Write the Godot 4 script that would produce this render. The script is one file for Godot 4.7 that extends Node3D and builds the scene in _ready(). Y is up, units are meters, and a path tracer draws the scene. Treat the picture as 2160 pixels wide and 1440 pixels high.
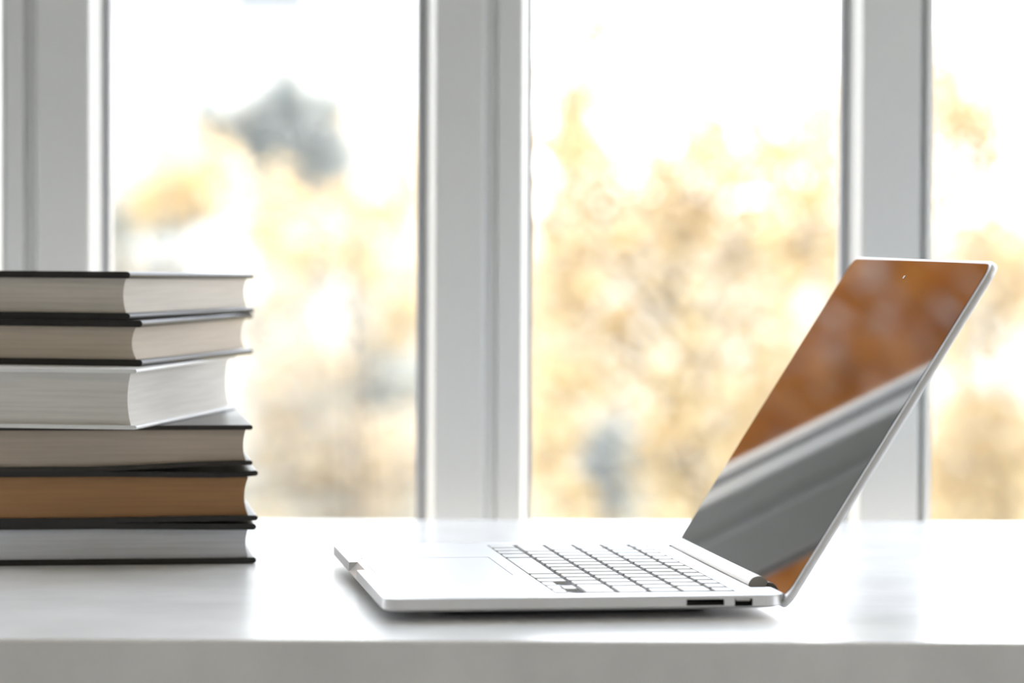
extends Node3D
# A white desk at a window: a stack of six books and an open laptop, autumn trees out of focus behind.
# Units are metres, y is up, the room's floor is y = 0 and the desk top y = 0.75.

const TABLE := 0.75
var rng := RandomNumberGenerator.new()
var M := {}
var taken := {}

func _ready() -> void:
	rng.seed = 20
	build_camera()
	build_light()
	build_materials()
	build_room()
	build_window()
	build_desk()
	build_laptop()
	build_books()
	build_outdoors()

# ---------------------------------------------------------------- camera and light

func build_camera() -> void:
	var cam := Camera3D.new()
	cam.name = "camera"
	cam.position = Vector3(0, TABLE + 0.2078, 0)
	cam.rotation = Vector3(-0.033, 0, 0.0042)
	cam.fov = 11.716
	var lens := CameraAttributesPhysical.new()
	lens.frustum_focal_length = 116.97
	lens.frustum_focus_distance = 1.93
	lens.exposure_aperture = 5.6
	lens.frustum_near = 0.05
	lens.frustum_far = 400.0
	cam.attributes = lens
	add_child(cam)
	cam.current = true

func build_light() -> void:
	var env := Environment.new()
	env.background_mode = Environment.BG_SKY
	var sky := ProceduralSkyMaterial.new()
	sky.sky_top_color = Color(0.90, 0.945, 1.0)
	sky.sky_horizon_color = Color(1.0, 0.99, 0.985)
	sky.ground_horizon_color = Color(0.55, 0.52, 0.47)
	sky.ground_bottom_color = Color(0.4, 0.38, 0.34)
	sky.sky_energy_multiplier = 1.0
	sky.energy_multiplier = 1.0
	env.sky = Sky.new()
	env.sky.sky_material = sky
	env.background_energy_multiplier = 5.9
	env.tonemap_mode = Environment.TONE_MAPPER_LINEAR
	env.tonemap_exposure = 1.0
	env.sdfgi_enabled = true
	env.ssao_enabled = true
	env.ssil_enabled = true
	var we := WorldEnvironment.new()
	we.name = "world_environment"
	we.environment = env
	add_child(we)
	# autumn sun, high behind the trees and to the right
	var sun := DirectionalLight3D.new()
	sun.name = "sun"
	sun.light_color = Color(1.0, 0.86, 0.62)
	sun.light_energy = 4.0
	sun.light_angular_distance = 1.0
	sun.shadow_enabled = true
	sun.sky_mode = DirectionalLight3D.SKY_MODE_LIGHT_ONLY
	sun.rotation_degrees = Vector3(-73, 140, 0)
	add_child(sun)

# ---------------------------------------------------------------- materials

func plain(c: Color, rough: float, metal := 0.0) -> StandardMaterial3D:
	var m := StandardMaterial3D.new()
	m.albedo_color = c
	m.roughness = rough
	m.metallic = metal
	return m

func noise_tex(freq: float, lo: float, hi: float, s: int, size := 256) -> NoiseTexture2D:
	var n := FastNoiseLite.new()
	n.seed = s
	n.frequency = freq
	n.fractal_octaves = 4
	var t := NoiseTexture2D.new()
	t.width = size
	t.height = size
	t.seamless = true
	t.noise = n
	var g := Gradient.new()
	g.set_color(0, Color(lo, lo, lo))
	g.set_color(1, Color(hi, hi, hi))
	t.color_ramp = g
	return t

func grained(c: Color, rough: float, tex: Texture2D, scale: Vector3) -> StandardMaterial3D:
	var m := plain(c, rough)
	m.albedo_texture = tex
	m.uv1_triplanar = true
	m.uv1_scale = scale
	return m

func build_materials() -> void:
	var sheets := noise_tex(0.02, 0.92, 1.0, 3, 512)
	var soft := noise_tex(0.012, 0.93, 1.0, 5)
	M.paint = grained(Color(0.93, 0.925, 0.91), 0.8, soft, Vector3(0.7, 0.7, 0.7))
	M.ceiling = plain(Color(0.95, 0.95, 0.94), 0.9)
	M.floor = grained(Color(0.86, 0.84, 0.82), 0.5, noise_tex(0.02, 0.8, 1.0, 9), Vector3(0.3, 1, 4))
	M.pvc = plain(Color(0.87, 0.88, 0.885), 0.32)
	M.gasket = plain(Color(0.72, 0.73, 0.75), 0.6)
	M.glass = plain(Color(1, 1, 1, 0.02), 0.0)
	M.glass.transparency = BaseMaterial3D.TRANSPARENCY_ALPHA
	M.desk = grained(Color(0.94, 0.94, 0.94), 0.24, soft, Vector3(3, 3, 3))
	M.desk_leg = plain(Color(0.85, 0.85, 0.85), 0.4)
	M.alu = plain(Color(0.86, 0.86, 0.865), 0.38, 0.5)
	M.key = plain(Color(0.85, 0.85, 0.85), 0.42)
	M.port = plain(Color(0.035, 0.025, 0.02), 0.6)
	M.rubber = plain(Color(0.10, 0.085, 0.075), 0.8)
	M.screen = plain(Color(0.035, 0.03, 0.028), 0.03)
	M.screen.metallic_specular = 0.65
	M.hinge = plain(Color(0.88, 0.87, 0.86), 0.45, 0.3)
	M.lens = plain(Color(0.8, 0.8, 0.8), 0.2)
	M.black_cloth = grained(Color(0.075, 0.05, 0.045), 0.3, noise_tex(0.08, 0.8, 1.0, 12), Vector3(30, 30, 30))
	M.brown_cloth = grained(Color(0.16, 0.125, 0.1), 0.3, noise_tex(0.08, 0.8, 1.0, 13), Vector3(30, 30, 30))
	M.white_cover = plain(Color(0.9, 0.9, 0.9), 0.4)
	var line := Vector3(0.8, 26.0, 0.8)
	M.pages_a = grained(Color(0.86, 0.83, 0.79), 0.85, sheets, line)
	M.pages_b = grained(Color(0.84, 0.79, 0.73), 0.85, sheets, line)
	M.pages_c = grained(Color(0.87, 0.855, 0.83), 0.85, sheets, line)
	M.pages_d = grained(Color(0.78, 0.72, 0.65), 0.85, sheets, line)
	M.pages_e = grained(Color(0.70, 0.53, 0.37), 0.85, sheets, line)
	M.pages_f = grained(Color(0.91, 0.92, 0.95), 0.85, sheets, line)
	M.bark = grained(Color(0.42, 0.38, 0.35), 0.9, noise_tex(0.03, 0.6, 1.0, 21), Vector3(2, 0.6, 2))
	M.facade = grained(Color(0.93, 0.93, 0.92), 0.8, soft, Vector3(0.2, 0.2, 0.2))
	M.roof = plain(Color(0.62, 0.58, 0.56), 0.8)
	M.far_glass = plain(Color(0.5, 0.52, 0.54), 0.3)
	M.ground = grained(Color(0.52, 0.50, 0.38), 0.95, noise_tex(0.03, 0.7, 1.0, 31), Vector3(0.1, 0.1, 0.1))
	M.leaf = StandardMaterial3D.new()
	M.leaf.vertex_color_use_as_albedo = true
	M.leaf.albedo_color = Color.WHITE
	M.leaf.roughness = 0.6
	M.leaf.backlight_enabled = true
	M.leaf.backlight = Color(0.8, 0.8, 0.8)
	M.leaf.cull_mode = BaseMaterial3D.CULL_DISABLED

# ---------------------------------------------------------------- helpers

func numbered(called: String) -> String:
	taken[called] = taken.get(called, -1) + 1
	return called if taken[called] == 0 else "%s_%03d" % [called, taken[called]]

func thing(called: String, label: String, category: String, at := Vector3.ZERO, turn := 0.0, group := "") -> Node3D:
	var o := Node3D.new()
	o.name = numbered(called)
	add_child(o)
	o.position = at
	o.rotation.y = turn
	o.set_meta("label", label)
	o.set_meta("category", category)
	if group:
		o.set_meta("group", group)
	return o

func structure(called: String, label: String) -> Node3D:
	var o := Node3D.new()
	o.name = called
	add_child(o)
	o.set_meta("kind", "structure")
	o.set_meta("label", label)
	return o

func part(called: String, mesh: Mesh, mat: Material, parent: Node, at := Vector3.ZERO, label := "") -> MeshInstance3D:
	var o := MeshInstance3D.new()
	o.name = called
	o.mesh = mesh
	o.material_override = mat
	o.position = at
	parent.add_child(o, true)
	if label:
		o.set_meta("label", label)
	return o

func tri(st: SurfaceTool, a: Vector3, b: Vector3, c: Vector3) -> void:
	st.add_vertex(a)
	st.add_vertex(b)
	st.add_vertex(c)

func quad(st: SurfaceTool, a: Vector3, b: Vector3, c: Vector3, d: Vector3) -> void:
	tri(st, a, b, c)
	tri(st, a, c, d)

func begin() -> SurfaceTool:
	var st := SurfaceTool.new()
	st.begin(Mesh.PRIMITIVE_TRIANGLES)
	st.set_smooth_group(-1)
	return st

func finish(st: SurfaceTool) -> ArrayMesh:
	st.generate_normals()
	return st.commit()

# a rounded rectangle in the xz plane, clockwise seen from above
func round_loop(sx: float, sz: float, r: float, y: float, n := 6) -> PackedVector3Array:
	var out := PackedVector3Array()
	var cx := [sx / 2 - r, -sx / 2 + r, -sx / 2 + r, sx / 2 - r]
	var cz := [sz / 2 - r, sz / 2 - r, -sz / 2 + r, -sz / 2 + r]
	for q in 4:
		for k in n + 1:
			var a := (q + float(k) / n) * PI / 2
			out.append(Vector3(cx[q] + r * cos(a), y, cz[q] + r * sin(a)))
	return out

# joins loops from the lowest to the highest and closes both ends
func loft(st: SurfaceTool, loops: Array, smooth := true) -> void:
	var n: int = loops[0].size()
	st.set_smooth_group(1 if smooth else -1)
	for i in loops.size() - 1:
		var p: PackedVector3Array = loops[i]
		var q: PackedVector3Array = loops[i + 1]
		for k in n:
			var j := (k + 1) % n
			quad(st, p[k], p[j], q[j], q[k])
	st.set_smooth_group(-1)
	var top: PackedVector3Array = loops[-1]
	var low: PackedVector3Array = loops[0]
	var ct := Vector3.ZERO
	var cl := Vector3.ZERO
	for k in n:
		ct += top[k] / n
		cl += low[k] / n
	for k in n:
		var j := (k + 1) % n
		tri(st, ct, top[k], top[j])
		tri(st, cl, low[j], low[k])

# a block with rounded upright corners and bevelled rims, standing on y = 0
func slab(size: Vector3, r := 0.002, bevel := 0.001, n := 4) -> ArrayMesh:
	var st := begin()
	r = minf(r, minf(size.x, size.z) / 2 - 0.00001)
	var rb := maxf(r - bevel, 0.00005)
	loft(st, [round_loop(size.x - 2 * bevel, size.z - 2 * bevel, rb, 0, n), round_loop(size.x, size.z, r, bevel, n), round_loop(size.x, size.z, r, size.y - bevel, n), round_loop(size.x - 2 * bevel, size.z - 2 * bevel, rb, size.y, n)], false)
	return finish(st)

func area(p: PackedVector2Array) -> float:
	var s := 0.0
	for k in p.size():
		s += p[k].cross(p[(k + 1) % p.size()])
	return s / 2

# pushes an outline in the xy plane along z
func extrude(outline: PackedVector2Array, z0: float, z1: float, smooth := false) -> ArrayMesh:
	var p := outline.duplicate()
	if area(p) < 0:
		p.reverse()
	var st := begin()
	st.set_smooth_group(1 if smooth else -1)
	for k in p.size():
		var a := p[k]
		var b := p[(k + 1) % p.size()]
		quad(st, Vector3(a.x, a.y, z0), Vector3(a.x, a.y, z1), Vector3(b.x, b.y, z1), Vector3(b.x, b.y, z0))
	st.set_smooth_group(-1)
	var t := Geometry2D.triangulate_polygon(p)
	for k in range(0, t.size(), 3):
		var a := p[t[k]]
		var b := p[t[k + 1]]
		var c := p[t[k + 2]]
		if (b - a).cross(c - a) > 0:
			var s := b
			b = c
			c = s
		tri(st, Vector3(a.x, a.y, z1), Vector3(b.x, b.y, z1), Vector3(c.x, c.y, z1))
		tri(st, Vector3(a.x, a.y, z0), Vector3(c.x, c.y, z0), Vector3(b.x, b.y, z0))
	return finish(st)

func box(size: Vector3) -> BoxMesh:
	var b := BoxMesh.new()
	b.size = size
	return b

func between(called: String, lo: Vector3, hi: Vector3, mat: Material, parent: Node) -> MeshInstance3D:
	return part(called, box(hi - lo), mat, parent, (lo + hi) / 2)

func tube(st: SurfaceTool, path: Array, n := 8) -> void:
	# path of [point, radius], joined into one tapering limb
	var loops := []
	for i in path.size():
		var p: Vector3 = path[i][0]
		var ahead: Vector3 = path[mini(i + 1, path.size() - 1)][0]
		var back: Vector3 = path[maxi(i - 1, 0)][0]
		var d := (ahead - back).normalized()
		var side := d.cross(Vector3(0.13, 0.2, 1)).normalized()
		var other := side.cross(d)
		var l := PackedVector3Array()
		for k in n:
			var a := TAU * k / n
			l.append(p + (side * cos(a) + other * sin(a)) * path[i][1])
		loops.append(l)
	loft(st, loops)

# ---------------------------------------------------------------- the room

const ROOM_LEFT := -2.9
const ROOM_RIGHT := 3.4
const ROOM_BACK := 2.8
const WALL_IN := -2.405
const WALL_OUT := -2.76
const HEAD := 2.12
const SILL := 0.56
const OPEN_LEFT := -2.45
const OPEN_RIGHT := 2.95
const CEILING := 2.65

func build_room() -> void:
	var o := structure("floor", "pale wooden floor of the room")
	between("boards", Vector3(ROOM_LEFT, -0.2, WALL_OUT), Vector3(ROOM_RIGHT, 0, ROOM_BACK), M.floor, o)
	o = structure("ceiling", "white ceiling of the room")
	between("plaster", Vector3(ROOM_LEFT, CEILING, WALL_OUT), Vector3(ROOM_RIGHT, CEILING + 0.2, ROOM_BACK), M.ceiling, o)
	o = structure("wall_left", "white wall left of the desk")
	between("plaster", Vector3(ROOM_LEFT - 0.2, -0.2, WALL_OUT), Vector3(ROOM_LEFT, CEILING + 0.2, ROOM_BACK), M.paint, o)
	o = structure("wall_right", "white wall right of the desk")
	var rx := ROOM_RIGHT
	between("plaster", Vector3(rx, -0.2, WALL_OUT), Vector3(rx + 0.2, 0.7, ROOM_BACK), M.paint, o)
	between("plaster", Vector3(rx, HEAD, WALL_OUT), Vector3(rx + 0.2, CEILING + 0.2, ROOM_BACK), M.paint, o)
	between("plaster", Vector3(rx, 0.7, WALL_OUT), Vector3(rx + 0.2, HEAD, -2.2), M.paint, o)
	between("plaster", Vector3(rx, 0.7, 0.4), Vector3(rx + 0.2, HEAD, ROOM_BACK), M.paint, o)
	o = structure("window_2", "white window in the wall right of the desk")
	for z: float in [-2.2, -0.93, 0.34]:
		between("frame_post", Vector3(rx + 0.08, 0.7, z), Vector3(rx + 0.14, HEAD, z + 0.06), M.pvc, o)
	between("bottom_rail", Vector3(rx + 0.08, 0.7, -2.2), Vector3(rx + 0.14, 0.76, 0.4), M.pvc, o)
	between("head_rail", Vector3(rx + 0.08, HEAD - 0.06, -2.2), Vector3(rx + 0.14, HEAD, 0.4), M.pvc, o)
	for z: float in [-1.535, -0.265]:
		var pane := PlaneMesh.new()
		pane.size = Vector2(1.21, HEAD - 0.82)
		pane.orientation = PlaneMesh.FACE_X
		part("pane", pane, M.glass, o, Vector3(rx + 0.11, (HEAD + 0.7) / 2, z))
	o = structure("wall_back", "white wall opposite the window")
	between("plaster", Vector3(ROOM_LEFT - 0.2, -0.2, ROOM_BACK), Vector3(ROOM_RIGHT + 0.2, CEILING + 0.2, ROOM_BACK + 0.2), M.paint, o)
	o = structure("wall_window", "white wall around the window")
	between("plaster", Vector3(ROOM_LEFT, 0, WALL_OUT), Vector3(ROOM_RIGHT, SILL, WALL_IN), M.paint, o)
	between("plaster", Vector3(ROOM_LEFT, HEAD, WALL_OUT), Vector3(ROOM_RIGHT, CEILING, WALL_IN), M.paint, o)
	between("plaster", Vector3(ROOM_LEFT, SILL, WALL_OUT), Vector3(OPEN_LEFT, HEAD, WALL_IN), M.paint, o)
	between("plaster", Vector3(OPEN_RIGHT, SILL, WALL_OUT), Vector3(ROOM_RIGHT, HEAD, WALL_IN), M.paint, o)

# ---------------------------------------------------------------- the window

const SASH := -2.46

# an upright bar: its outline is (x, depth behind the sash face)
func upright(called: String, outline: Array, mat: Material, parent: Node) -> void:
	var m := extrude(PackedVector2Array(outline), SILL + 0.07, HEAD - 0.07)
	var o := part(called, m, mat, parent, Vector3(0, 0, SASH))
	o.rotation.x = -PI / 2

func v(x: float, y: float) -> Vector2:
	return Vector2(x, y)

# wide_x: from the rebate of the wide sash stile (its bevel side first) to the end of its flat face
func stile(a: float, b: float, bevel: float, parent: Node) -> void:
	# bevel > 0: the bevel continues past b to the right, otherwise it stands before a
	if bevel > 0:
		upright("sash_stile", [v(a, 0.004), v(a + 0.003, 0), v(b - 0.002, 0), v(b, 0.0008), v(b + bevel, 0.022), v(b + bevel, 0.055), v(a, 0.055)], M.pvc, parent)
	else:
		upright("sash_stile", [v(a + bevel, 0.055), v(a + bevel, 0.022), v(a, 0.0008), v(a + 0.002, 0), v(b - 0.003, 0), v(b, 0.004), v(b, 0.055)], M.pvc, parent)

func block(called: String, a: float, b: float, face: float, mat: Material, parent: Node, back := 0.06) -> void:
	upright(called, [v(a, face + 0.001), v(a + 0.001, face), v(b - 0.001, face), v(b, face + 0.001), v(b, back), v(a, back)], mat, parent)

func mullion_wide(x: float, parent: Node) -> void:
	block("glazing_gasket", x - 0.0714, x - 0.0659, 0.0189, M.gasket, parent, 0.0378)
	stile(x - 0.0571, x - 0.0192, -0.0088, parent)
	block("frame_rebate", x - 0.0192, x - 0.0114, 0.0032, M.pvc, parent)
	upright("frame_post", [v(x - 0.0114, 0.0009), v(x - 0.0104, 0), v(x + 0.0061, 0), v(x + 0.0075, 0.0009), v(x + 0.0114, 0.0170), v(x + 0.0114, 0.0568), v(x - 0.0114, 0.0568)], M.pvc, parent)
	block("glazing_gasket", x + 0.0114, x + 0.0149, 0.0189, M.gasket, parent, 0.0378)

func build_window() -> void:
	var w := structure("window_1", "white plastic window of tall panes behind the desk")
	# the three posts that the picture shows
	block("frame_post", -0.3760, -0.3612, 0.0038, M.pvc, w)
	upright("frame_post", [v(-0.3856, 0.0473), v(-0.3856, 0.0189), v(-0.3780, 0.0019), v(-0.3760, 0.0019), v(-0.3760, 0.0473)], M.pvc, w)
	block("frame_rebate", -0.3612, -0.3536, 0.0070, M.pvc, w)
	stile(-0.3536, -0.3128, 0.0091, w)
	block("glazing_gasket", -0.3037, -0.2996, 0.0189, M.gasket, w, 0.0378)
	mullion_wide(0.0, w)
	block("glazing_gasket", 0.2436, 0.2486, 0.0189, M.gasket, w, 0.0378)
	stile(0.2580, 0.3029, -0.0095, w)
	block("frame_rebate", 0.3029, 0.3047, 0.0095, M.pvc, w)
	upright("frame_post", [v(0.3047, 0.0009), v(0.3056, 0), v(0.3084, 0), v(0.3096, 0.0009), v(0.3108, 0.0170), v(0.3108, 0.0568), v(0.3047, 0.0568)], M.pvc, w)
	block("glazing_gasket", 0.3108, 0.3131, 0.0189, M.gasket, w, 0.0378)
	var others := [-1.6558, -1.0218, 0.9462, 1.5612, 2.1762]
	for x: float in others:
		mullion_wide(x, w)
	block("frame_post", OPEN_LEFT, OPEN_LEFT + 0.0568, 0.0000, M.pvc, w)
	block("frame_post", OPEN_RIGHT - 0.0568, OPEN_RIGHT, 0.0000, M.pvc, w)
	between("head_rail", Vector3(OPEN_LEFT, HEAD - 0.07, SASH - 0.06), Vector3(OPEN_RIGHT, HEAD, SASH), M.pvc, w)
	between("bottom_rail", Vector3(OPEN_LEFT, SILL, SASH - 0.06), Vector3(OPEN_RIGHT, SILL + 0.07, SASH), M.pvc, w)
	var edges := [[OPEN_LEFT + 0.0568, -1.6558 - 0.0714], [-1.6558 + 0.0149, -1.0218 - 0.0714], [-1.0218 + 0.0149, -0.3856], [-0.2996, -0.0714], [0.0149, 0.2436], [0.3131, 0.9462 - 0.0714], [0.9462 + 0.0149, 1.5612 - 0.0714], [1.5612 + 0.0149, 2.1762 - 0.0714], [2.1762 + 0.0149, OPEN_RIGHT - 0.0568]]
	for e: Array in edges:
		var pane := PlaneMesh.new()
		pane.size = Vector2(e[1] - e[0], HEAD - SILL - 0.14)
		pane.orientation = PlaneMesh.FACE_Z
		part("pane", pane, M.glass, w, Vector3((e[0] + e[1]) / 2, (HEAD + SILL) / 2, SASH - 0.03))

# ---------------------------------------------------------------- the desk

func build_desk() -> void:
	var front := -1.683
	var back := -2.398
	var t := thing("desk", "white glossy desk standing in front of the window", "desk", Vector3(0.15, 0, (front + back) / 2))
	var top := part("tabletop", slab(Vector3(2.1, 0.045, front - back), 0.003, 0.0012), M.desk, t, Vector3(0, TABLE - 0.045, 0))
	top.set_meta("label", "white glossy tabletop")
	for sx: float in [-1.0, 1.0]:
		for sz: float in [-1.0, 1.0]:
			part("leg", slab(Vector3(0.05, TABLE - 0.045, 0.05), 0.004, 0.001), M.desk_leg, t, Vector3(sx * 1.0, 0, sz * 0.3))
	for sz: float in [-1.0, 1.0]:
		part("apron", box(Vector3(1.94, 0.06, 0.02)), M.desk_leg, t, Vector3(0, TABLE - 0.075, sz * 0.3))

# ---------------------------------------------------------------- the laptop

const LAP_W := 0.314
const LAP_D := 0.219
const DECK := 0.0125

func build_laptop() -> void:
	# local x runs from the front edge to the hinge, z towards the camera
	var t := thing("laptop", "open silver laptop with a black glass screen on the desk", "laptop", Vector3(0.0187, TABLE, -1.9324), 0.1407)
	# the machined body, with ports, keyboard well, touchpad bed and thumb notch cut out
	var body := CSGCombiner3D.new()
	body.name = "body"
	body.set_meta("label", "silver aluminium laptop base")
	t.add_child(body)
	var shell := CSGMesh3D.new()
	shell.name = "shell"
	var st := begin()
	var loops := []
	for s: Array in [[0.012, 0.0050], [0.003, 0.0052], [0.0010, 0.0060], [0.0, 0.0067], [0.0, 0.0118], [0.0002, 0.0123], [0.0007, DECK]]:
		loops.append(round_loop(LAP_D - 2 * s[0], LAP_W - 2 * s[0], 0.0105, s[1], 10))
	loft(st, loops, false)
	shell.mesh = finish(st)
	shell.material = M.alu
	body.add_child(shell)
	var cut := func(called: String, size: Vector3, at: Vector3, mat: Material) -> CSGBox3D:
		var c := CSGBox3D.new()
		c.name = called
		c.size = size
		c.position = at
		c.operation = CSGShape3D.OPERATION_SUBTRACTION
		c.material = mat
		body.add_child(c, true)
		return c
	cut.call("keyboard_well", Vector3(0.1000, 0.0100, 0.2790), Vector3(0.0356, DECK, 0), M.alu)
	cut.call("touchpad_bed", Vector3(0.0772, 0.0020, 0.1056), Vector3(-0.0619, DECK, -0.012), M.alu)
	cut.call("card_slot_hole", Vector3(0.0205, 0.0034, 0.012), Vector3(0.0646, 0.0088, LAP_W / 2), M.port)
	cut.call("port_hole", Vector3(0.0098, 0.0040, 0.012), Vector3(0.0857, 0.0086, LAP_W / 2), M.port)
	var notch: CSGBox3D = cut.call("thumb_notch", Vector3(0.0075, 0.0075, 0.046), Vector3(-LAP_D / 2, DECK + 0.0002, -0.019), M.alu)
	notch.rotation.z = PI / 4
	var hinge_gap := cut.call("hinge_gap", Vector3(0.020, 0.010, 0.250), Vector3(LAP_D / 2 - 0.002, DECK + 0.0005, -0.006), M.port) as CSGBox3D
	hinge_gap.rotation.z = 0.0
	st = begin()
	loops = []
	for s: Array in [[0.036, 0.0010], [0.032, 0.0012], [0.030, 0.0022], [0.0292, 0.0036], [0.0290, 0.0052]]:
		loops.append(round_loop(LAP_D - 2 * s[0], LAP_W - 2 * s[0], 0.009, s[1], 8))
	loft(st, loops, true)
	part("bottom_cover", finish(st), M.alu, t, Vector3.ZERO, "silver underside of the laptop")
	# rubber feet
	for sx: float in [-1.0, 1.0]:
		for sz: float in [-1.0, 1.0]:
			part("foot", slab(Vector3(0.014, 0.0022, 0.014), 0.0069, 0.0003), M.rubber, t, Vector3(sx * 0.066, 0, sz * 0.112), "dark rubber foot")
	part("touchpad", slab(Vector3(0.0766, 0.0009, 0.105), 0.0025, 0.0002), M.alu, t, Vector3(-0.0619, DECK - 0.001, -0.012))
	# linings of the ports
	part("card_slot", slab(Vector3(0.0195, 0.0008, 0.008), 0.0003, 0.0002), M.rubber, t, Vector3(0.0646, 0.0074, LAP_W / 2 - 0.0052), "dark memory card slot")
	part("port", slab(Vector3(0.0080, 0.0012, 0.006), 0.0003, 0.0002), M.hinge, t, Vector3(0.0857, 0.0092, LAP_W / 2 - 0.0045), "dark rectangular socket")
	build_keys(t)
	# the hinge barrel
	var roll := PackedVector2Array()
	for k in 20:
		roll.append(Vector2(cos(TAU * k / 20) * 0.0058, sin(TAU * k / 20) * 0.0058))
	part("hinge_barrel", extrude(roll, -0.118, 0.110, true), M.hinge, t, Vector3(LAP_D / 2 - 0.0042, DECK - 0.0012, -0.006), "long pale hinge cover")
	build_lid(t)

func build_keys(t: Node3D) -> void:
	var unit := 0.0190
	var gap := 0.0026
	var rows := [
		[-0.0137, 0.0012, [1, 1, 1, 1.25, 5, 1.25, 1]],
		[0.0038, 0.0192, [2.25, 1, 1, 1, 1, 1, 1, 1, 1, 1, 1, 2.25]],
		[0.0218, 0.0371, [1.75, 1, 1, 1, 1, 1, 1, 1, 1, 1, 1, 1, 1.75]],
		[0.0397, 0.0548, [1.5, 1, 1, 1, 1, 1, 1, 1, 1, 1, 1, 1, 1, 1]],
		[0.0574, 0.0722, [1, 1, 1, 1, 1, 1, 1, 1, 1, 1, 1, 1, 1, 1.5]],
		[0.0748, 0.0846, [14.5 / 14, 14.5 / 14, 14.5 / 14, 14.5 / 14, 14.5 / 14, 14.5 / 14, 14.5 / 14, 14.5 / 14, 14.5 / 14, 14.5 / 14, 14.5 / 14, 14.5 / 14, 14.5 / 14, 14.5 / 14]],
	]
	for row: Array in rows:
		var z := -7.25 * unit
		for u: float in row[2]:
			key(t, row[0], row[1], z + 0.0020, z + u * unit - 0.0020)
			z += u * unit
	# the arrow keys: a half-height cross at the corner
	var z0 := 4.25 * unit
	key(t, -0.0137, -0.0069, z0 + gap / 2, z0 + unit - gap / 2)
	key(t, -0.0137, -0.0069, z0 + unit + gap / 2, z0 + 2 * unit - gap / 2)
	key(t, -0.0057, 0.0012, z0 + unit + gap / 2, z0 + 2 * unit - gap / 2)
	key(t, -0.0137, -0.0069, z0 + 2 * unit + gap / 2, z0 + 3 * unit - gap / 2)

func key(t: Node3D, x0: float, x1: float, z0: float, z1: float) -> void:
	part("key", slab(Vector3(x1 - x0, 0.0019, z1 - z0), 0.0016, 0.00025, 3), M.key, t, Vector3((x0 + x1) / 2, DECK - 0.0016, (z0 + z1) / 2))

func build_lid(t: Node3D) -> void:
	var lid := Node3D.new()
	lid.name = "lid"
	t.add_child(lid)
	lid.set_meta("label", "tilted laptop lid with black screen")
	lid.position = Vector3(LAP_D / 2 + 0.001, DECK, 0)
	# lid frame: local x climbs the lid, y is the screen's outward side
	lid.rotation.z = 1.0101
	var long := 0.2205
	var thick := 0.0046
	var mid := long / 2 - 0.0075
	var st := begin()
	var loops := []
	for s: Array in [[0.0016, -thick], [0.0006, -thick + 0.0004], [0.0, -thick + 0.0012], [0.0, -0.0006], [0.0004, -0.0001], [0.0010, 0.0]]:
		var l := round_loop(long - 2 * s[0], LAP_W - 2 * s[0], 0.0095 - s[0], s[1], 10)
		for k in l.size():
			l[k].x += mid
		loops.append(l)
	loft(st, loops, true)
	part("lid_shell", finish(st), M.alu, lid)
	var sl := slab(Vector3(0.2123, 0.0006, LAP_W - 0.0036), 0.0085, 0.0002, 10)
	part("screen_glass", sl, M.screen, lid, Vector3(0.1050, -0.0002, 0), "black glossy screen glass")
	part("webcam", slab(Vector3(0.0022, 0.0002, 0.0034), 0.0010, 0.00005, 8), M.lens, lid, Vector3(0.1997, 0.0004, -0.007), "small pale webcam dot")

# ---------------------------------------------------------------- the books

func ease_in(t: float) -> float:
	t = clampf(t, 0.0, 1.0)
	return t * t * (3.0 - 2.0 * t)

# one cover board, its section warped towards the fore-edge, rounded at the tip
func board(width: float, tall: float, thick: float, y0: float, bend: float, curl: float, taper: float) -> ArrayMesh:
	var n := 16
	var upper := PackedVector2Array()
	var lower := PackedVector2Array()
	for k in n + 1:
		var f := float(k) / n
		var x := lerpf(-width / 2, width / 2 - thick * 0.5, f)
		var y := y0 + bend * ease_in((f - 0.35) / 0.65) + curl * ease_in((f - 0.9) / 0.1)
		upper.append(Vector2(x, y + thick))
		lower.append(Vector2(x, y))
	var tip := lower[n] + Vector2(0, thick / 2)
	var round_end := PackedVector2Array()
	for k in range(1, 6):
		var a := -PI / 2 + PI * k / 6
		round_end.append(tip + Vector2(cos(a), sin(a)) * thick / 2)
	var outline := lower.duplicate()
	outline.append_array(round_end)
	upper.reverse()
	outline.append_array(upper)
	return tapered(extrude(outline, -tall / 2, tall / 2), tall, taper)

func tapered(m: ArrayMesh, tall: float, taper: float) -> ArrayMesh:
	if taper == 0.0:
		return m
	var a := m.surface_get_arrays(0)
	var p: PackedVector3Array = a[Mesh.ARRAY_VERTEX]
	for k in p.size():
		p[k].y *= 1.0 - taper * (tall / 2 - p[k].z) / tall
	a[Mesh.ARRAY_VERTEX] = p
	var out := ArrayMesh.new()
	out.add_surface_from_arrays(Mesh.PRIMITIVE_TRIANGLES, a)
	return out

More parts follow.
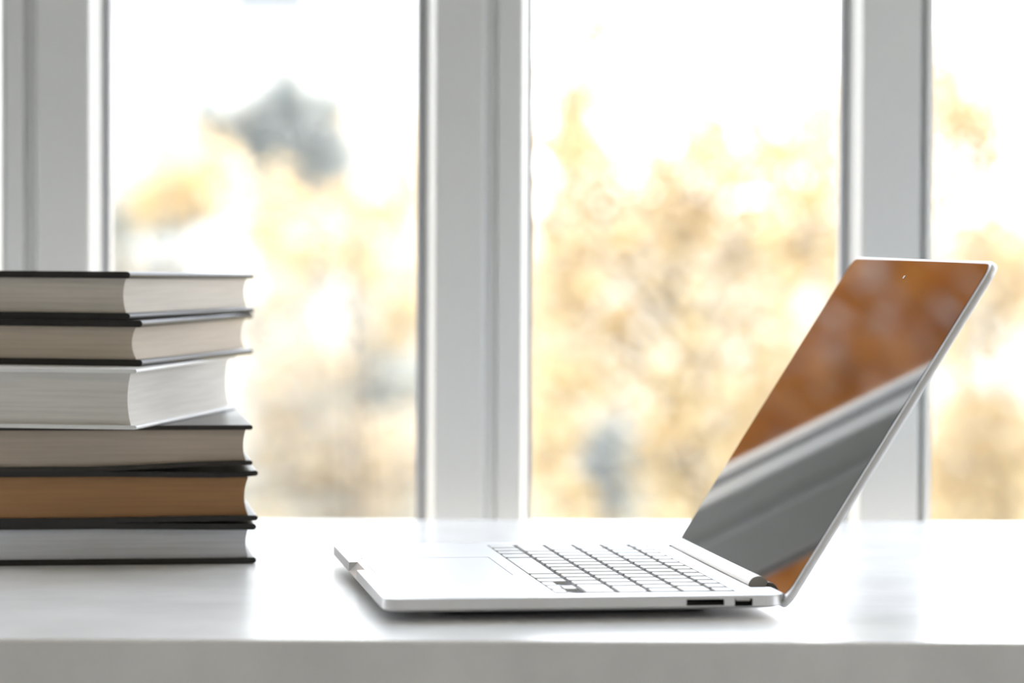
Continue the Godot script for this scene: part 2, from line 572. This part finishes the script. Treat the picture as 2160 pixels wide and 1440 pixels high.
func page_block(width: float, tall: float, x_spine: float, low0: float, high0: float, low_bend: float, high_bend: float, hollow: float, taper: float) -> ArrayMesh:
	var st := begin()
	var nu := 14
	var nv := 12
	var at := func(u: float, w: float, z: float) -> Vector3:
		var fore := x_spine + width - hollow * 4.0 * w * (1.0 - w)
		var x := lerpf(x_spine, fore, u)
		var e := ease_in((u - 0.35) / 0.65)
		return Vector3(x, lerpf(low0 + low_bend * e, high0 + high_bend * e, w), z)
	var zn := tall / 2
	for i in nu:
		for j in nv:
			var u0 := float(i) / nu
			var u1 := float(i + 1) / nu
			var w0 := float(j) / nv
			var w1 := float(j + 1) / nv
			quad(st, at.call(u0, w0, zn), at.call(u0, w1, zn), at.call(u1, w1, zn), at.call(u1, w0, zn))
			quad(st, at.call(u0, w0, -zn), at.call(u1, w0, -zn), at.call(u1, w1, -zn), at.call(u0, w1, -zn))
	st.set_smooth_group(1)
	for j in nv:
		var w0 := float(j) / nv
		var w1 := float(j + 1) / nv
		quad(st, at.call(1.0, w0, zn), at.call(1.0, w1, zn), at.call(1.0, w1, -zn), at.call(1.0, w0, -zn))
	st.set_smooth_group(2)
	for j in nv:
		var w0 := float(j) / nv
		var w1 := float(j + 1) / nv
		quad(st, at.call(0.0, w0, -zn), at.call(0.0, w1, -zn), at.call(0.0, w1, zn), at.call(0.0, w0, zn))
	st.set_smooth_group(-1)
	for i in nu:
		var u0 := float(i) / nu
		var u1 := float(i + 1) / nu
		quad(st, at.call(u0, 1.0, zn), at.call(u0, 1.0, -zn), at.call(u1, 1.0, -zn), at.call(u1, 1.0, zn))
		quad(st, at.call(u0, 0.0, -zn), at.call(u0, 0.0, zn), at.call(u1, 0.0, zn), at.call(u1, 0.0, -zn))
	return tapered(finish(st), tall, taper)

# corner: where the near fore-edge corner of the lower cover stands
func book(label: String, corner: Vector3, turn: float, d: Dictionary) -> void:
	var turned := Basis(Vector3.UP, turn)
	var centre: Vector3 = corner - turned.x * (d.wide / 2) - turned.z * (d.tall / 2)
	var t := thing("book", label, "book", centre, turn, "books stacked on the desk")
	var ct: float = d.cover
	var taper: float = d.get("taper", 0.0)
	var lb: float = d.get("low_bend", 0.0)
	var hb: float = d.get("high_bend", 0.0)
	part("back_cover", board(d.wide, d.tall, ct, 0.0, lb, d.get("low_curl", 0.0), taper), d.cloth, t)
	part("front_cover", board(d.wide, d.tall, ct, d.thick - ct, hb, d.get("high_curl", 0.0), taper), d.cloth, t)
	var lip: float = d.lip
	part("page_block", page_block(d.wide - lip - 0.004, d.tall - 2 * d.get("head", 0.003), -d.wide / 2 + 0.004, ct, d.thick - ct, lb, hb, d.hollow, taper), d.pages, t)
	# rounded spine
	var out := PackedVector2Array()
	for k in 13:
		var a := PI / 2 + PI * k / 12
		out.append(Vector2(-d.wide / 2 + 0.002 + cos(a) * 0.008, d.thick / 2 + sin(a) * d.thick / 2))
	for k in 13:
		var a := 1.5 * PI - PI * k / 12
		out.append(Vector2(-d.wide / 2 + 0.004 + cos(a) * 0.006, d.thick / 2 + sin(a) * (d.thick / 2 - 0.002)))
	part("spine", tapered(extrude(out, -d.tall / 2, d.tall / 2), d.tall, taper), d.cloth, t)

func build_books() -> void:
	var y := TABLE
	book("black hardcover with cool white pages lying on the desk", Vector3(-0.1590, y, -2.0712), 0.136,
		{"wide": 0.168, "tall": 0.235, "thick": 0.0262, "cover": 0.0038, "lip": 0.0052, "hollow": 0.0014, "cloth": M.black_cloth, "pages": M.pages_f, "high_bend": -0.0012, "low_curl": 0.0004})
	y += 0.0262
	book("black hardcover with brown yellowed pages, second from the desk", Vector3(-0.1580, y, -2.0705), 0.138,
		{"wide": 0.165, "tall": 0.232, "thick": 0.0322, "cover": 0.0034, "lip": 0.0060, "hollow": 0.0024, "cloth": M.black_cloth, "pages": M.pages_e, "low_bend": 0.0008, "high_bend": -0.0012, "high_curl": 0.0012})
	y += 0.0322
	book("dark brown hardcover with beige pages under the white book", Vector3(-0.1612, y, -2.0690), 0.134,
		{"wide": 0.166, "tall": 0.230, "thick": 0.0284, "cover": 0.0030, "lip": 0.0042, "hollow": 0.0017, "cloth": M.brown_cloth, "pages": M.pages_d, "low_bend": 0.0034, "high_bend": 0.0})
	y += 0.0284
	book("thick white book, its fore-edge turned towards the window", Vector3(-0.2275, y, -2.0152), -0.170,
		{"wide": 0.170, "tall": 0.240, "thick": 0.0366, "cover": 0.0024, "lip": 0.0044, "hollow": 0.0022, "cloth": M.white_cover, "pages": M.pages_c})
	y += 0.0366
	book("black hardcover with beige pages resting on the white book", Vector3(-0.2285, y, -2.0560), -0.245,
		{"wide": 0.166, "tall": 0.215, "thick": 0.0286, "cover": 0.0043, "lip": 0.0052, "hollow": 0.0028, "cloth": M.black_cloth, "pages": M.pages_b, "low_curl": 0.0, "high_curl": 0.0})
	y += 0.0286
	book("black hardcover with ivory pages on top of the stack", Vector3(-0.2370, y, -2.0640), -0.297,
		{"wide": 0.166, "tall": 0.210, "thick": 0.0300, "cover": 0.0043, "lip": 0.0040, "hollow": 0.0020, "cloth": M.black_cloth, "pages": M.pages_a, "taper": 0.12})

# ---------------------------------------------------------------- outdoors

func leaf_mesh() -> ArrayMesh:
	var st := begin()
	var tip := Vector3(0, 0.06, 0.55)
	var foot := Vector3(0, 0, -0.5)
	var l := Vector3(-0.36, 0.1, 0.0)
	var r := Vector3(0.36, 0.1, 0.0)
	var c := Vector3(0, 0, 0.05)
	for f: Array in [[foot, l, c], [l, tip, c], [c, tip, r], [foot, c, r]]:
		tri(st, f[0], f[1], f[2])
	return finish(st)

var leaf: ArrayMesh

# a tree: trunk, boughs to each cluster, foliage
func tree(called: String, label: String, category: String, base: Vector3, clusters: Array, colors: Array, leaf_size: float, cover: float, trunk: float, group := "") -> void:
	var t := thing(called, label, category, base, 0.0, group)
	var mean := Vector3.ZERO
	var top := -99.0
	for c: Array in clusters:
		mean += Vector3(c[0], c[1], c[2]) / clusters.size()
		top = maxf(top, c[1])
	var st := begin()
	var crown := Vector3(mean.x, top - 0.3, mean.z) - base
	var path := []
	for k in 7:
		var f := k / 6.0
		path.append([crown * Vector3(f * f, f, f * f) + Vector3(sin(f * 5.0) * 0.06, 0, cos(f * 4.0) * 0.06 - 0.06), trunk * (1.0 - 0.75 * f)])
	tube(st, path)
	part("trunk", finish(st), M.bark, t)
	var n := 0
	for c: Array in clusters:
		n += int(cover * c[3] * c[3] * 3.6 / (leaf_size * leaf_size * 0.36))
		var e := Vector3(c[0], c[1], c[2]) - base
		var f := clampf((e.y - c[3] - 0.5) / crown.y, 0.15, 0.85)
		var s := crown * Vector3(f * f, f, f * f)
		var b := begin()
		tube(b, [[s, trunk * 0.35], [s.lerp(e, 0.5) + Vector3(0, 0.1, 0), trunk * 0.22], [e, trunk * 0.08]], 6)
		part("bough", finish(b), M.bark, t)
	var mm := MultiMesh.new()
	mm.transform_format = MultiMesh.TRANSFORM_3D
	mm.use_colors = true
	mm.mesh = leaf
	mm.instance_count = n
	var at := 0
	for c: Array in clusters:
		for k in int(cover * c[3] * c[3] * 3.6 / (leaf_size * leaf_size * 0.36)):
			var d := Vector3(rng.randfn(), rng.randfn(), rng.randfn()) * 0.5
			if d.length() > 1.25:
				d = d.normalized() * rng.randf_range(0.6, 1.2)
			var p: Vector3 = Vector3(c[0], c[1], c[2]) - base + d * c[3]
			var turn := Basis(Vector3(rng.randfn(), rng.randfn(), rng.randfn()).normalized(), rng.randf() * TAU)
			mm.set_instance_transform(at, Transform3D(turn.scaled(Vector3.ONE * leaf_size * rng.randf_range(0.7, 1.3)), p))
			var col: Color = colors[rng.randi() % colors.size()]
			mm.set_instance_color(at, col * rng.randf_range(0.85, 1.15))
			at += 1
	var o := MultiMeshInstance3D.new()
	o.name = "foliage"
	o.multimesh = mm
	o.material_override = M.leaf
	o.set_meta("kind", "stuff")
	t.add_child(o)

const GROUND := -4.5

func build_outdoors() -> void:
	leaf = leaf_mesh()
	var g := structure("ground", "pale autumn lawn outside the window")
	between("lawn", Vector3(-90, GROUND - 0.3, -160), Vector3(90, GROUND, -3.4), M.ground, g)
	# linear leaf colours, the yellow paled to stand in for haze and glare
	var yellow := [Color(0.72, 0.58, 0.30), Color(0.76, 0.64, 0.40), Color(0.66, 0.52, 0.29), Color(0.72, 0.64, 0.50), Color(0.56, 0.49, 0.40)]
	var beige := [Color(0.58, 0.52, 0.42), Color(0.54, 0.52, 0.49), Color(0.63, 0.52, 0.35), Color(0.47, 0.50, 0.51)]
	var grey := [Color(0.33, 0.37, 0.38), Color(0.37, 0.40, 0.40), Color(0.28, 0.33, 0.35), Color(0.42, 0.42, 0.40)]
	var slate := [Color(0.20, 0.24, 0.26), Color(0.25, 0.28, 0.30)]
	var orange := [Color(0.62, 0.27, 0.04), Color(0.56, 0.23, 0.03), Color(0.64, 0.33, 0.08)]
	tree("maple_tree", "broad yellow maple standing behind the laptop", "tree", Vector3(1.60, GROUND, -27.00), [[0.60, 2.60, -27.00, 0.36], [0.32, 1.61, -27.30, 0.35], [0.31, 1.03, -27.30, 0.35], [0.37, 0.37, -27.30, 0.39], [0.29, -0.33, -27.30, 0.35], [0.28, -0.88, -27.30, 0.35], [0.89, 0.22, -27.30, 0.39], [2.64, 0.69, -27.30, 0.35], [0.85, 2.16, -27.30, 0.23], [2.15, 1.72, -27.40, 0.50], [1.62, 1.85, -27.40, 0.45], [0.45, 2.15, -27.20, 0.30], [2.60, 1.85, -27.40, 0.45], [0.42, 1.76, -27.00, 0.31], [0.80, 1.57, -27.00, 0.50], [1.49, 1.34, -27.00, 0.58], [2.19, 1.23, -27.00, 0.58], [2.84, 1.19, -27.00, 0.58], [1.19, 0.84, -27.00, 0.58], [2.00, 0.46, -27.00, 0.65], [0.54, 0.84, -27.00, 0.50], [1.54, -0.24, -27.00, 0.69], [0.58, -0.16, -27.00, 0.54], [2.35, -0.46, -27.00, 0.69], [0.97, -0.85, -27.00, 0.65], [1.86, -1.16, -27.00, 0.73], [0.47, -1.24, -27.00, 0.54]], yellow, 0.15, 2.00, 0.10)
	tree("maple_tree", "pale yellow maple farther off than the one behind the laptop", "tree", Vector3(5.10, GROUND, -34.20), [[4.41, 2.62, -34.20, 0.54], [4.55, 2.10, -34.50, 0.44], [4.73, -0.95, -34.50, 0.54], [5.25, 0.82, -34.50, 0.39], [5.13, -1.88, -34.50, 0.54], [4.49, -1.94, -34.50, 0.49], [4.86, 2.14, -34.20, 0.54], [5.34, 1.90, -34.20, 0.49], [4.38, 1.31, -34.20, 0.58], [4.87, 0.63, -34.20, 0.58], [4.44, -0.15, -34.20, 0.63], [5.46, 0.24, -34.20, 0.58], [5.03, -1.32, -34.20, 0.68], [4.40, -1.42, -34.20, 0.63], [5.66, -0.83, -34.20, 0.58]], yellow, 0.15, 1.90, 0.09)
	tree("spruce_tree", "grey green spruce rising before the white building", "tree", Vector3(-3.40, GROUND, -46.80), [[-4.27, 2.53, -46.80, 0.37], [-4.07, 2.29, -46.80, 0.40], [-4.41, 2.69, -46.80, 0.20], [-3.74, 2.39, -46.80, 0.40], [-3.48, 2.76, -46.80, 0.39], [-3.21, 3.19, -46.80, 0.23], [-3.11, 2.83, -46.80, 0.37], [-3.47, 2.13, -46.80, 0.60], [-2.88, 2.50, -46.80, 0.43], [-2.54, 2.73, -46.80, 0.30], [-3.01, 1.87, -46.80, 0.60], [-2.54, 2.00, -46.80, 0.47], [-2.54, 1.47, -46.80, 0.40], [-3.21, 1.40, -46.80, 0.40], [-4.97, 2.29, -46.80, 0.28], [-5.01, 2.49, -46.80, 0.15], [-4.87, 2.12, -46.80, 0.20]], grey, 0.15, 2.40, 0.05)
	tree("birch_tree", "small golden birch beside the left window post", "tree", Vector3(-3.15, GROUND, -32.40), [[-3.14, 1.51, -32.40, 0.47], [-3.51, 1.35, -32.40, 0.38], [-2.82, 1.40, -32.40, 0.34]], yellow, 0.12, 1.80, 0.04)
	tree("grey_shrub", "blue grey shrub below the golden birch", "shrub", Vector3(-4.50, GROUND, -41.40), [[-4.66, 1.28, -41.40, 0.41], [-4.07, 1.25, -41.40, 0.44], [-4.90, 1.10, -41.40, 0.35], [-4.37, 1.14, -41.40, 0.41], [-3.78, 1.23, -41.40, 0.27]], grey, 0.14, 2.40, 0.04)
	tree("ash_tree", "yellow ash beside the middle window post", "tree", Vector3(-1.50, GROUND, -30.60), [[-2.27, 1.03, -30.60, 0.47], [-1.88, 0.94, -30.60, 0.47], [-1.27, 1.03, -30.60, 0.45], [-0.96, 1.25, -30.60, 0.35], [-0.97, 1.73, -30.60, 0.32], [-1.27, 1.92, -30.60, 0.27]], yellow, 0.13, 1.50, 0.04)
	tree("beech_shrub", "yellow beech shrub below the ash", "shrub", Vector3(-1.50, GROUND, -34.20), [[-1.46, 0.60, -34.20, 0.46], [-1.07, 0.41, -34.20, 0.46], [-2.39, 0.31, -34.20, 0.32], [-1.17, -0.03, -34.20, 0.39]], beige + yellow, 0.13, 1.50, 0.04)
	tree("juniper_shrub", "grey juniper shrub among the low bushes", "shrub", Vector3(-1.70, GROUND, -37.80), [[-2.32, 0.48, -37.80, 0.43], [-1.24, -0.89, -37.80, 0.51], [-1.72, -0.84, -37.80, 0.58], [-1.56, -1.16, -37.80, 0.51]], grey, 0.13, 2.20, 0.04)
	tree("hazel_shrub", "beige hazel thicket behind the stack of books", "shrub", Vector3(-1.90, GROUND, -36.00), [[-2.46, -0.55, -36.00, 0.62], [-1.95, -0.44, -36.00, 0.42], [-2.56, -1.32, -36.00, 0.62], [-2.05, -1.47, -36.00, 0.69], [-1.43, -1.62, -36.00, 0.69], [-1.07, -1.37, -36.00, 0.55], [-2.36, -1.99, -36.00, 0.62], [-1.64, -2.04, -36.00, 0.62]], beige, 0.14, 1.60, 0.04)
	tree("yew_shrub", "slate grey young yew in front of the maple", "shrub", Vector3(0.73, GROUND, -24.30), [[0.73, -0.57, -24.30, 0.24], [0.80, -0.99, -24.30, 0.24], [0.63, -0.81, -24.30, 0.15]], slate, 0.10, 2.20, 0.05)
	tree("oak_tree", "orange oak mirrored in the laptop screen", "tree", Vector3(-8.00, GROUND, -27.00), [[-7.6, 5.0, -27, 1.6], [-7.2, 8.6, -27, 1.6], [-9.4, 8.4, -27, 1.6], [-6.0, 7.2, -27, 1.4], [-8.2, 10.2, -27.5, 1.5], [-9.0, 3.6, -27, 1.6], [-6.6, 3.4, -27, 1.4], [-8.2, 6.6, -27.5, 1.5], [-10.2, 5.6, -28, 1.6], [-6.2, 5.4, -27.4, 1.2], [-7.4, 1.8, -27, 1.4]], orange, 0.20, 2.60, 0.25)
	tree("hornbeam_hedge", "tall beige hedge behind the shrubs and the stack of books", "hedge", Vector3(-2.6, GROUND, -46), [[-3.09, 0.43, -46.00, 0.41], [-2.07, 0.45, -46.00, 0.41], [-1.25, 0.17, -46.00, 0.48], [-3.62, -0.36, -46.00, 0.38], [-3.11, -0.19, -46.00, 0.37], [-1.77, -0.47, -46.00, 0.49], [-1.29, -0.22, -46.00, 0.39], [-3.46, -1.06, -46.00, 0.50], [-2.83, -0.80, -46.00, 0.45], [-2.39, -0.97, -46.00, 0.36], [-1.94, -0.80, -46.00, 0.51], [-1.26, -0.98, -46.00, 0.39], [-3.35, -1.62, -46.00, 0.50], [-2.84, -1.59, -46.00, 0.41], [-2.42, -1.56, -46.00, 0.36], [-2.01, -1.71, -46.00, 0.34], [-1.59, -1.64, -46.00, 0.38], [-3.49, -2.21, -46.00, 0.40], [-2.78, -2.09, -46.00, 0.41], [-2.57, -2.27, -46.00, 0.38], [-1.99, -2.31, -46.00, 0.39], [-1.38, -2.37, -46.00, 0.35], [-3.68, -2.74, -46.00, 0.48], [-2.93, -2.74, -46.00, 0.39], [-2.58, -2.82, -46.00, 0.34], [-1.85, -2.99, -46.00, 0.52], [-1.31, -3.02, -46.00, 0.33], [-5.51, 0.73, -46.00, 0.39], [-5.44, 0.20, -46.00, 0.52], [-4.79, 0.21, -46.00, 0.39]], beige + grey + grey, 0.17, 2.60, 0.06)
	for spot: Array in [[8.6, -30.0, 2.9, "round yellow maple standing beside the pale maple"], [13.0, -36.0, 3.4, "wide yellow maple in front of the end of the low house"], [-14.5, -32.0, 3.2, "yellow maple beside the orange oak"]]:
		var round_crown := []
		for k in 13:
			var a := k * 2.4
			round_crown.append([spot[0] + cos(a) * sqrt(k / 13.0) * spot[2], -1.2 + 5.6 * fposmod(k * 0.618, 1.0), spot[1] + sin(a) * sqrt(k / 13.0) * 1.6, 1.1])
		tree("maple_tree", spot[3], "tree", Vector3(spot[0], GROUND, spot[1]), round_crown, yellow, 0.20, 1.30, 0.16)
	build_houses()

func build_houses() -> void:
	var t := thing("apartment_building", "tall white apartment building far behind the trees", "building", Vector3(-12, GROUND, -76))
	part("wall", slab(Vector3(22, 24, 12), 0.05, 0.02), M.facade, t)
	part("roof", slab(Vector3(22.6, 0.5, 12.6), 0.05, 0.02), M.roof, t, Vector3(0, 24, 0))
	for row: int in [1, 2, 3, 4, 5, 6]:
		for c: Array in [[-7.6, 1.1], [-5.0, 1.1], [-2.4, 1.1], [4.06, 0.5], [6.9, 1.7], [8.2, 0.5]]:
			if c[0] > 0 and row < 3:
				continue
			var f := part("window_frame", slab(Vector3(c[1] + 0.2, 1.5, 0.12), 0.02, 0.01), M.pvc, t, Vector3(c[0], 0.59 + 3.1 * row, 6.0))
			part("window_pane", box(Vector3(c[1], 1.3, 0.06)), M.far_glass, f, Vector3(0, 0.75, 0.05))
	var h := thing("house", "low white house behind the yellow maples", "building", Vector3(14, GROUND, -84))
	part("wall", slab(Vector3(24, 5.2, 9), 0.05, 0.02), M.facade, h)
	part("roof", slab(Vector3(24.8, 0.4, 9.8), 0.05, 0.02), M.facade, h, Vector3(0, 5.2, 0))
	for c in 7:
		var f := part("window_frame", slab(Vector3(1.2, 1.4, 0.12), 0.02, 0.01), M.pvc, h, Vector3(-9.6 + c * 3.2, 2.4, 4.5))
		part("window_pane", box(Vector3(1.0, 1.2, 0.06)), M.far_glass, f, Vector3(0, 0.7, 0.05))
